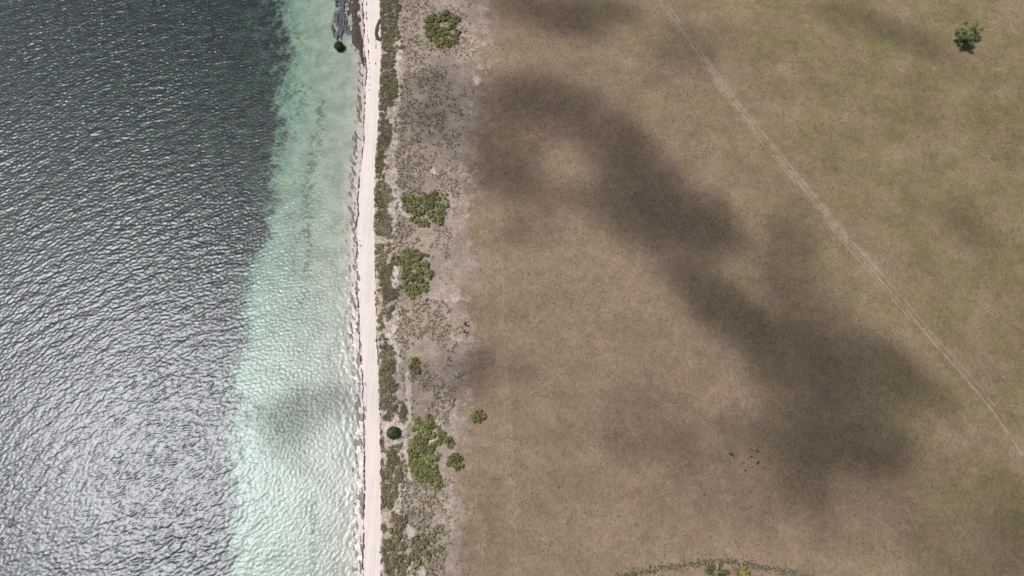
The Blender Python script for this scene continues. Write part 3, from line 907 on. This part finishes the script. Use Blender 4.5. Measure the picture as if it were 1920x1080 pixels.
# pale twigs lying in the scrub
n = 1500
y = rs.uniform(-9, 116, n); u = rs.uniform(0.0, 1.6, n)
x = X_BR(y) + 0.3 + u * (X_SC(y) - X_BR(y))
a = rs.uniform(0, math.pi, n); l = rs.uniform(0.25, 0.8, n)
z = ground_z(x, y) + rs.uniform(0.1, 0.42, n) * (u < 1.05) + 0.02
P = []
for i in range(n):
    d = np.array([math.cos(a[i]) * l[i], math.sin(a[i]) * l[i], rs.normal(0, 0.06)])
    c0 = np.array([x[i], y[i], z[i]])
    P.append(tube([c0 - d / 2, c0 + np.array([rs.normal(0, 0.04), rs.normal(0, 0.04), 0.03]), c0 + d / 2], [0.03, 0.03, 0.012], 3))
V, F = join(P)
add('bleached_twig', mesh_np('bleached_twig', V, F, M_TWIG, True), kind='stuff', label='bleached dead twigs scattered through the scrub band', cat='twigs')

# pale flecks (bits of shell and stone) on the field
n = 420
y = rs.uniform(-8, 112, n); x = X_FI(y) + 2 + rs.uniform(0, 118, n)
C = np.stack([x, y, ground_z(x, y) + 0.03], -1)
V = []; F = []
for i in range(n):
    r = rs.uniform(0.035, 0.085); o = len(V)
    for j in range(5):
        w = j * 1.257 + rs.uniform(-0.3, 0.3); V.append(C[i] + np.array([r * math.cos(w), r * math.sin(w), -0.03]))
    V.append(C[i] + np.array([0, 0, 0.03]))
    for j in range(5): F.append((o + j, o + (j + 1) % 5, o + 5))
add('shell_fleck', mesh_np('shell_fleck', V, F, M_FLECK), kind='stuff', label='tiny pale shell and stone flecks strewn over the field', cat='shells')

# ------------------------------------------------------------------ the tree at the upper right
rs = np.random.default_rng(51)
tx_, ty_ = U(1802, 82, ZG)
tree = add('field_tree', None, loc=(float(tx_), float(ty_), ZG - 0.03), label='solitary small green tree with open crown casting a dark shadow on the field', cat='tree')
tv = tube([(0, 0, -0.1), (0.05, 0.02, 0.7), (-0.04, 0.08, 1.0), (0.05, 0.1, 1.4)], [0.17, 0.13, 0.11, 0.09], 8)
add('trunk', mesh_np('trunk', *tv, M_BARK, True), tree)
P = []; tips = []
for k in range(13):
    a = k * 2.4 + rs.uniform(-0.3, 0.3); q = rs.uniform(1.2, 2.7); h = rs.uniform(1.2, 2.9)
    if k == 0: a, q, h = 0.45, 3.4, 2.7
    if k == 1: a, q, h = 0.9, 2.7, 3.5
    p0 = np.array([0, 0.08, rs.uniform(0.5, 1.5)])
    p3 = np.array([math.cos(a) * q, math.sin(a) * q, h])
    p1 = p0 * 0.6 + p3 * 0.4 + np.array([0, 0, 0.25]); p2 = p0 * 0.25 + p3 * 0.75 + rs.normal(0, 0.12, 3)
    P.append(tube([p0, p1, p2, p3], [0.075, 0.05, 0.032, 0.012], 5))
    tips += [(p3, 0.55), (p2, 0.65), (p1 * 0.3 + p2 * 0.7 + rs.normal(0, 0.25, 3), 0.6)]
    for _ in range(2):
        e = p2 + rs.normal(0, 0.6, 3); P.append(tube([p2, (p2 + e) / 2 + (0, 0, 0.1), e], [0.025, 0.018, 0.008], 4)); tips.append((e, 0.5))
V, F = join(P)
add('limb', mesh_np('limb', V, F, plain_mat('pale_bark', (0.30, 0.27, 0.24), 0.3, 5.0), True), tree, kind='stuff')
C = []; N = []; T = []
for c0, r in tips:
    m_ = 80
    v = rs.normal(size=(m_, 3)); v /= np.linalg.norm(v, axis=1)[:, None]
    C.append(c0 + v * r * rs.uniform(0.3, 1.05, (m_, 1)) * np.array([1, 1, 0.75])); N.append(v * 0.5 + np.array([0, 0, 0.7]))
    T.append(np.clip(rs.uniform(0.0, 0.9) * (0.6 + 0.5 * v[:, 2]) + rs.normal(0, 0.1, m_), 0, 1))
C = np.vstack(C)
add('crown', foliage('crown', C, np.vstack(N), rs.uniform(0.16, 0.30, len(C)), M_TREE, rs, np.concatenate(T), tilt=0.6), tree)


# ------------------------------------------------------------------ palms and the stone border at the bottom edge
def frond_mesh(name, length, droop, leaf_mat_, seed, nl=22):
    rs = np.random.default_rng(seed)
    s = np.linspace(0, 1, 9)
    xs = length * s * (1 - 0.12 * s ** 2 * droop); zs = length * (0.42 * s - (0.30 + 0.30 * droop) * s ** 2)
    pv, pf = tube(np.stack([xs, xs * 0, zs], -1), np.linspace(0.045, 0.008, 9), 4)
    V = list(pv); F = [tuple(f) for f in pf]; npf = len(F)
    tint = [0.5] * len(V)
    for i in range(nl):
        u = 0.18 + 0.82 * i / (nl - 1)
        c = np.array([np.interp(u, s, xs), 0, np.interp(u, s, zs)])
        ll = length * 0.22 * math.sin(math.pi * min(1, 0.22 + 0.75 * u)) + 0.06
        for sd in (-1, 1):
            d = np.array([0.62 + 0.2 * u, sd * 0.85, -0.28 + rs.normal(0, 0.1)]); d /= np.linalg.norm(d)
            e = c + d * ll * rs.uniform(0.85, 1.1); w = np.array([0.035, 0, 0.012])
            mid = (c + e) / 2 + np.array([0, 0, 0.03])
            o = len(V); V += [c, mid - w, e, mid + w]; F.append((o, o + 1, o + 2, o + 3)); t = rs.uniform(0, 1); tint += [t] * 4
    me = mesh_np(name, np.array(V), np.array(F), leaf_mat_, False, {'tint': tint})
    me.materials.append(M_RACHIS)
    idx = np.zeros(len(F), np.int32); idx[:npf] = 1
    me.polygons.foreach_set('material_index', idx)
    return me


def palm(px, py, h, length, mats, label, seed, nf=15):
    rs = np.random.default_rng(seed)
    x, y = U(px, py, ZG)
    root = add('palm_tree', None, loc=(float(x), float(y), ZG - 0.03), label=label, cat='palm', group='young palms inside the stone border')
    path = [(0, 0, -0.1), (0.03, 0.02, h * 0.35), (0.02, 0.06, h * 0.7), (0, 0.05, h)]
    add('trunk', mesh_np('trunk', *tube(path, [0.19, 0.15, 0.13, 0.14], 9), M_BARK, True), root)
    var = [frond_mesh('frond', length * f_, dr, mt, seed * 10 + i) for i, (f_, dr, mt) in enumerate(mats)]
    for k in range(nf):
        i = k % len(var)
        o = add('frond', var[i], root, loc=(0, 0.05, h - 0.05 - 0.12 * (mats[i][1])))
        o.rotation_euler = (rs.normal(0, 0.1), rs.normal(0, 0.1) + (0.25 if mats[i][1] > 0.7 else -0.3 * (1 - mats[i][1])), k * 2.39996 + rs.uniform(-0.2, 0.2))
    return root


palm(1338, 1073, 1.5, 2.0, [(1.0, 0.55, M_PALMG), (0.95, 0.75, M_PALMG), (0.75, 0.2, M_PALMG), (0.9, 1.0, M_PALMD)],
     'green palm with drooping fronds inside the stone border, left of the yellow one', 61)
palm(1385, 1074, 1.3, 1.8, [(0.72, 0.25, M_PALMY), (0.9, 0.6, M_PALMY), (1.0, 0.9, M_PALMD), (0.85, 0.45, M_PALMY)],
     'yellowing palm with dry outer fronds, right of the green palm', 62)

ARC = poly([(1120, 1100), (1165, 1082), (1200, 1073), (1250, 1064), (1300, 1057), (1330, 1053), (1362, 1053), (1395, 1057), (1430, 1063), (1470, 1072), (1510, 1082), (1550, 1096)], ZG)
rs = np.random.default_rng(71)
border = add('stone_border', None, loc=(float(ARC[6, 0]), float(ARC[6, 1]), ZG - 0.02), label='curved low border of grey rubble stones around the palms', cat='border')


def stone_mesh(seed):
    r_ = np.random.default_rng(seed)
    V = []; F = []
    rings = [(0.0, 0.95), (0.35, 1.0), (0.75, 0.72), (0.98, 0.3)]
    for z, q in rings:
        for j in range(7):
            w = j * 2 * math.pi / 7
            V.append((q * math.cos(w) * r_.uniform(0.75, 1.15), q * math.sin(w) * r_.uniform(0.75, 1.15), z + r_.normal(0, 0.05)))
    for i in range(3):
        for j in range(7): F.append((i * 7 + j, i * 7 + (j + 1) % 7, (i + 1) * 7 + (j + 1) % 7, (i + 1) * 7 + j))
    o = len(V); V.append((0, 0, 1.0))
    F += [(21 + j, 21 + (j + 1) % 7, o, o) for j in range(7)]
    me = bpy.data.meshes.new('stone'); me.from_pydata(V, [], [f if f[2] != f[3] else f[:3] for f in F]); me.materials.append(M_STONE)
    return me


SM = [stone_mesh(100 + i) for i in range(6)]
seg = np.hypot(*np.diff(ARC, axis=0).T); s_ = np.r_[0, np.cumsum(seg)]
bo = np.array([ARC[6, 0], ARC[6, 1]])
for k in range(240):
    t = rs.uniform(0, s_[-1])
    if vnoise(np.array(t * 0.5), np.array(0.0), 5) < 0.2: continue
    x = np.interp(t, s_, ARC[:, 0]) + rs.normal(0, 0.16); y = np.interp(t, s_, ARC[:, 1]) + rs.normal(0, 0.17)
    o = add('stone', SM[k % 6], border, loc=(float(x - bo[0]), float(y - bo[1]), 0), rz=rs.uniform(0, 6))
    r = rs.uniform(0.07, 0.18); o.scale = (r * rs.uniform(0.9, 1.7), r, r * rs.uniform(0.5, 0.9))
n = 600
t = rs.uniform(0, s_[-1], n); off = rs.normal(0, 0.32, n)
x = np.interp(t, s_, ARC[:, 0]) + rs.normal(0, 0.2, n); y = np.interp(t, s_, ARC[:, 1]) + off
cushions('border_weed', x, y, rs.uniform(0.10, 0.26, n), rs.uniform(0.1, 0.3, n), 9, 0.17, M_WEED, rs, np.clip(rs.normal(0.05, 0.2, n), 0, 1),
         'dry weeds growing along the stone border', 'weeds')


# ------------------------------------------------------------------ birds
def bird(px, py, rz, label, spread=False, s=1.0):
    x, y = U(px, py, ZG)
    root = add('black_bird', None, loc=(float(x), float(y), ZG), rz=rz, label=label, cat='bird', group='black birds on the field')
    prof = [(-0.30, 0.012, 0.17), (-0.16, 0.030, 0.18), (-0.10, 0.065, 0.19), (0.0, 0.085, 0.20), (0.09, 0.075, 0.215), (0.15, 0.045, 0.25), (0.19, 0.042, 0.28), (0.235, 0.030, 0.285), (0.26, 0.010, 0.28), (0.31, 0.002, 0.27)]
    V = []; F = []
    for q, r, z in prof:
        for j in range(8):
            w = 2 * math.pi * j / 8
            ry = max(r, 0.05 if q < -0.12 else 0) if q < -0.12 else r
            V.append((q * s * 1.25, ry * s * 1.25 * math.cos(w), (z + r * math.sin(w)) * s * 1.25))
    for i in range(len(prof) - 1):
        for j in range(8): F.append((i * 8 + j, i * 8 + (j + 1) % 8, (i + 1) * 8 + (j + 1) % 8, (i + 1) * 8 + j))
    add('body', mesh_np('body', V, F, M_BLACK, True), root)
    k = s * 1.25
    for sd in (-1, 1):
        if spread:
            W = [(0.09, 0.05, 0.22), (-0.08, 0.05, 0.21), (-0.14, 0.25, 0.27), (0.04, 0.28, 0.28), (-0.22, 0.52, 0.25), (-0.13, 0.50, 0.26)]
            fq = [(0, 1, 2, 3), (3, 2, 4, 5)]
        else:
            W = [(0.10, 0.075, 0.25), (0.06, 0.095, 0.18), (-0.14, 0.075, 0.17), (-0.12, 0.05, 0.23), (-0.27, 0.035, 0.18), (-0.26, 0.03, 0.20)]
            fq = [(0, 1, 2, 3), (3, 2, 4, 5)]
        W = np.array(W) * k; W[:, 1] *= sd
        low = W - np.array([0, 0, 0.012])
        nV = np.vstack([W, low]); fs = fq + [tuple(6 + i for i in f[::-1]) for f in fq] + [(0, 3, 9, 6), (3, 5, 11, 9), (5, 4, 10, 11), (4, 2, 8, 10), (2, 1, 7, 8), (1, 0, 6, 7)]
        add('wing', mesh_np('wing', nV, np.array(fs), M_BLACK), root)
        lv = tube([(0.0, sd * 0.035 * k, 0.16 * k), (0.015 * k, sd * 0.035 * k, 0.08 * k), (-0.005 * k, sd * 0.035 * k, 0.0), (0.05 * k, sd * 0.04 * k, 0.006)], [0.012, 0.007, 0.007, 0.004], 5)
        add('leg', mesh_np('leg', *lv, M_BLACK, True), root)


bird(1371, 852, R(60), 'black bird with half spread wings, leftmost of the birds on the field', True, 0.8)
bird(1419, 845, R(125), 'black bird on brown grass, highest at the right of the group', s=1.05)
bird(1408, 857, R(5), 'black bird on brown grass in the middle of the group, turned sideways', s=0.85)
bird(1420, 868, R(50), 'black bird on brown grass, right one under the topmost bird', s=1.05)
bird(1407, 843, R(20), 'smallest dark bird beside the topmost bird of the group', s=0.5)
bird(1394, 867, R(10), 'small dark bird alone on grass left of the lower right bird', s=0.62)
bird(1397, 882, R(155), 'small dark bird lowest of the group on the field', s=0.7)


# ------------------------------------------------------------------ people
def skin(name, verts, edges, radii, mat, parent, sub=1, root=0):
    me = bpy.data.meshes.new(name); me.from_pydata(verts, edges, []); me.materials.append(mat)
    o = add(name, me, parent)
    md = o.modifiers.new('skin', 'SKIN'); md.use_smooth_shade = True
    if not me.skin_vertices: me.skin_vertices.new() if hasattr(me.skin_vertices, 'new') else None
    lay = me.skin_vertices[0].data
    for i, r in enumerate(radii):
        lay[i].radius = (r, r) if not isinstance(r, tuple) else r
        lay[i].use_root = (i == root)
    s = o.modifiers.new('sub', 'SUBSURF'); s.levels = sub; s.render_levels = sub
    return o


def person(px, py, rz, top, bottom, label, stride=0.22, armf=0.2, bend=0.0, reach=False):
    x, y = U(px, py, ZG)
    root = add('person', None, loc=(float(x), float(y), ZG), rz=rz, label=label, cat='person', group='people walking on the field edge')
    b = bend

    def tp(xx, yy, zz):                      # lean the upper body forward about the hips
        if zz > 0.95:
            d = zz - 0.95
            return (xx + d * math.sin(b), yy, 0.95 + d * math.cos(b))
        return (xx, yy, zz)
    V = [tp(0, 0, 0.95), tp(0, 0, 1.12), tp(0.01, 0, 1.30), tp(0, 0, 1.42), tp(0.01, 0, 1.50), tp(0.03, 0, 1.58), tp(0.03, 0, 1.70)]
    E = [(0, 1), (1, 2), (2, 3), (3, 4), (4, 5), (5, 6)]
    Rd = [(0.13, 0.10), (0.125, 0.09), (0.14, 0.10), (0.11, 0.08), 0.055, 0.085, 0.075]
    hands = []
    for sd in (-1, 1):
        f = armf * sd
        sh = len(V)
        up = 0.35 if reach and sd > 0 else 0.0
        V += [tp(0, sd * 0.19, 1.40), tp(-0.02 + f * 0.5 + up * 0.5, sd * 0.24, 1.13 + up * 0.3), tp(0.08 + f + up, sd * 0.23, 0.90 + up * 0.7), tp(0.10 + f * 1.15 + up * 1.15, sd * 0.22, 0.82 + up * 0.75)]
        E += [(3, sh), (sh, sh + 1), (sh + 1, sh + 2), (sh + 2, sh + 3)]
        Rd += [0.062, 0.046, 0.030, (0.020, 0.038)]
        hx, hy, hz = V[-1]
        for k, (dx, dl) in enumerate(((-0.030, 0.075), (-0.010, 0.085), (0.010, 0.080), (0.030, 0.065))):
            i0 = len(V); V += [(hx + dx, hy, hz - 0.045), (hx + dx + 0.012, hy - sd * 0.012, hz - 0.045 - dl)]
            E += [(sh + 3, i0), (i0, i0 + 1)]; Rd += [0.010, 0.008]
        i0 = len(V); V += [(hx + 0.045, hy - sd * 0.02, hz + 0.0), (hx + 0.06, hy - sd * 0.03, hz - 0.05)]
        E += [(sh + 3, i0), (i0, i0 + 1)]; Rd += [0.011, 0.009]
    legs = []
    for sd in (-1, 1):
        f = stride * sd
        h = len(V)
        V += [(0, sd * 0.09, 0.88), (f * 0.55 + 0.03, sd * 0.10, 0.50), (f - 0.02, sd * 0.10, 0.09), (f + 0.04, sd * 0.105, 0.035), (f + 0.17, sd * 0.115, 0.030)]
        E += [(0, h), (h, h + 1), (h + 1, h + 2), (h + 2, h + 3), (h + 3, h + 4)]
        Rd += [0.085, 0.058, 0.040, 0.040, 0.030]
        legs.append([V[h + i] for i in range(5)])
    skin('body', V, E, Rd, M_SKIN, root)
    # shirt
    sv = [tp(0, 0, 0.90), tp(0, 0, 1.12), tp(0.01, 0, 1.30), tp(0, 0, 1.43)]; se = [(0, 1), (1, 2), (2, 3)]; sr = [(0.165, 0.125), (0.155, 0.12), (0.17, 0.125), (0.125, 0.10)]
    for sd in (-1, 1):
        i = 7 if sd < 0 else 7 + 4 + 10
        o = len(sv); a0, a1 = V[i], V[i + 1]
        sv += [a0, tuple(np.array(a0) * 0.2 + np.array(a1) * 0.8)]; se += [(3, o), (o, o + 1)]; sr += [0.088, 0.072]
    skin('shirt', sv, se, sr, top, root)
    tv_ = [(0, 0, 0.98), (0, 0, 0.90)]; te = [(0, 1)]; tr_ = [(0.15, 0.115), (0.155, 0.12)]
    for lg in legs:
        o = len(tv_); tv_ += [lg[0], lg[1], tuple(np.array(lg[2]) + (0, 0, 0.03))]; te += [(1, o), (o, o + 1), (o + 1, o + 2)]; tr_ += [0.105, 0.078, 0.062]
    skin('trousers', tv_, te, tr_, bottom, root)
    for lg in legs:
        skin('shoe', [tuple(np.array(lg[3]) - (0.07, 0, -0.005)), lg[3], lg[4]], [(0, 1), (1, 2)], [0.042, 0.052, 0.042], M_DARKC, root)
    hx = np.array(tp(0.03, 0, 1.70))
    skin('hair', [tuple(hx + (-0.06, 0, -0.10)), tuple(hx + (-0.045, 0, 0.0)), tuple(hx + (0.015, 0, 0.035))], [(0, 1), (1, 2)], [(0.07, 0.075), (0.088, 0.09), (0.07, 0.08)], M_HAIR, root)
    # simple face relief: nose, eyes and ears
    fc = np.array(tp(0.03, 0, 1.62))
    skin('nose', [tuple(fc + (0.07, 0, 0.03)), tuple(fc + (0.105, 0, -0.005))], [(0, 1)], [0.012, 0.016], M_SKIN, root)
    for sd in (-1, 1):
        skin('eye', [tuple(fc + (0.075, sd * 0.034, 0.03)), tuple(fc + (0.082, sd * 0.034, 0.03))], [(0, 1)], [0.010, 0.008], M_HAIR, root)
        skin('ear', [tuple(fc + (0, sd * 0.085, 0.02)), tuple(fc + (-0.005, sd * 0.09, -0.02))], [(0, 1)], [0.016, 0.014], M_SKIN, root)
    return root


person(874, 610.5, R(150), M_DARKC, M_DARKC, 'person in black clothes mid stride, upper of the two on the field edge', 0.28, 0.22, 0.25, True)
person(871, 623, R(140), M_WHITE, M_GREYC, 'person in a white shirt and dark trousers, lower of the two walkers', 0.24, 0.25, 0.2)

# ------------------------------------------------------------------ clouds above the camera that shade the land
CZ = 430.0
BLOBS = [(990, 15, 110, 40, 0, .75), (1110, 25, 90, 35, 0, .7), (930, 250, 55, 80, 0, .45), (980, 185, 80, 45, 10, .58), (1075, 205, 85, 40, 25, .70),
         (1160, 285, 85, 50, 45, .95), (945, 325, 75, 48, 0, .48), (1000, 250, 40, 30, 0, .3), (1060, 375, 85, 35, 5, .55), (1200, 370, 75, 55, 30, 1.1), (1200, 430, 60, 45, 0, .9),
         (1290, 425, 95, 45, 10, 1.3), (1345, 415, 50, 45, 0, 1.0), (1300, 520, 85, 45, 40, .95), (1370, 585, 85, 45, 40, .95), (1440, 645, 80, 50, 35, .9),
         (1540, 610, 80, 60, 0, .85), (1510, 690, 90, 60, 20, .9), (1610, 690, 80, 60, 20, 1.05), (1595, 795, 72, 70, 0, 1.35), (1640, 840, 50, 42, 0, 1.25), (1520, 790, 70, 70, 0, 1.0),
         (1565, 860, 85, 35, 0, 1.0), (1715, 725, 60, 34, 25, .48), (1775, 765, 28, 22, 0, .25), (1420, 810, 70, 60, 0, .35), (1490, 430, 40, 70, 0, .45), (1835, 420, 55, 50, 30, .45),
         (1205, 755, 80, 35, 0, .20), (1260, 835, 90, 45, 10, .27), (1045, 560, 30, 35, 0, .28), (990, 700, 45, 50, 0, .22), (875, 690, 50, 50, 0, .50), (1160, 835, 30, 60, 0, .25),
         (1450, 930, 120, 60, 0, .25), (1900, 1040, 100, 70, 0, .35), (1690, 70, 110, 35, 25, .35), (1290, 80, 60, 50, 30, .35), (830, 235, 70, 80, 0, .42), (830, 150, 60, 50, 0, .3),
         (1560, 30, 60, 40, 0, .22), (555, 760, 95, 48, -10, .36), (515, 820, 40, 55, 20, .3), (620, 735, 55, 28, -10, .34), (475, 768, 45, 20, -15, .3), (545, 850, 25, 30, 0, .3), (1750, 960, 240, 140, 0, .26), (1350, 940, 220, 100, 0, .18),
         (1900, 560, 60, 80, 0, .15), (1000, 440, 70, 35, 0, .32), (1200, 140, 160, 60, 10, .16), (1490, 520, 60, 60, 0, .35), (770, 730, 60, 60, 0, .25)]
gx_ = np.arange(-70, 150, 1.2); gy_ = np.arange(-40, 150, 1.2)
GX, GY = np.meshgrid(gx_, gy_)
qx = GX + 3.0 * (fbm(GX * 0.09, GY * 0.09, 201, 3) - 0.5) * 2
qy = GY + 3.0 * (fbm(GX * 0.09, GY * 0.09, 207, 3) - 0.5) * 2
tau = np.zeros_like(GX)
for px, py, rx, ry, an, st in BLOBS:
    x, y = U(px, py, ZG)
    scx = float(U(px + 1, py)[0] - U(px, py)[0]); scy = float(U(px, py - 1)[1] - U(px, py)[1])
    a = R(-an); dx = (qx - x) / scx; dy = (qy - y) / scy
    u = (dx * math.cos(a) + dy * math.sin(a)) / rx; v = (-dx * math.sin(a) + dy * math.cos(a)) / ry
    tau = tau + st * np.exp(-(u * u + v * v) * 1.15)
tau = tau * (0.22 + 1.5 * fbm(GX * 0.10, GY * 0.10, 211, 4))
tau = 2.6 * np.clip(tau - 0.08, 0, None)
tau = 2.6 * (1 - np.exp(-tau / 2.6))
th = tau * math.cos(SUN_ZEN) / 0.10
ox, oy = CZ * SUN_DIR.x / SUN_DIR.z, CZ * SUN_DIR.y / SUN_DIR.z
idx = np.arange(GX.size).reshape(GX.shape)
F0 = grid_faces(*GX.shape)
keep = (th.ravel()[F0] > 0.02).all(1)
F0 = F0[keep]
used = np.unique(F0); rm = -np.ones(GX.size, int); rm[used] = np.arange(len(used)); F0 = rm[F0]; nU = len(used)
hz = th.ravel()[used]
bx0 = GX.ravel()[used] + ox; by0 = GY.ravel()[used] + oy
wob = 6.0 * (fbm(bx0 * 0.02, by0 * 0.02, 221, 2) - 0.5)
top_ = np.stack([bx0 + 0.0, by0, CZ + wob + hz * 0.55], -1); bot_ = np.stack([bx0, by0, CZ + wob - hz * 0.45 - 0.002], -1)
# walls along the open rim
ed = np.concatenate([F0[:, [0, 1]], F0[:, [1, 2]], F0[:, [2, 3]], F0[:, [3, 0]]])
key = np.sort(ed, 1); kk = key[:, 0] * nU + key[:, 1]
uq, inv, cnt = np.unique(kk, return_inverse=True, return_counts=True)
rim = ed[cnt[inv] == 1]
wallF = np.stack([rim[:, 1], rim[:, 0], rim[:, 0] + nU, rim[:, 1] + nU], 1)
F = np.vstack([F0, F0[:, ::-1] + nU, wallF])
add('cloud', mesh_np('cloud', np.vstack([top_, bot_]), F, M_CLOUD, True), kind='structure', label='thin broken cloud high over the coast', cat=None)
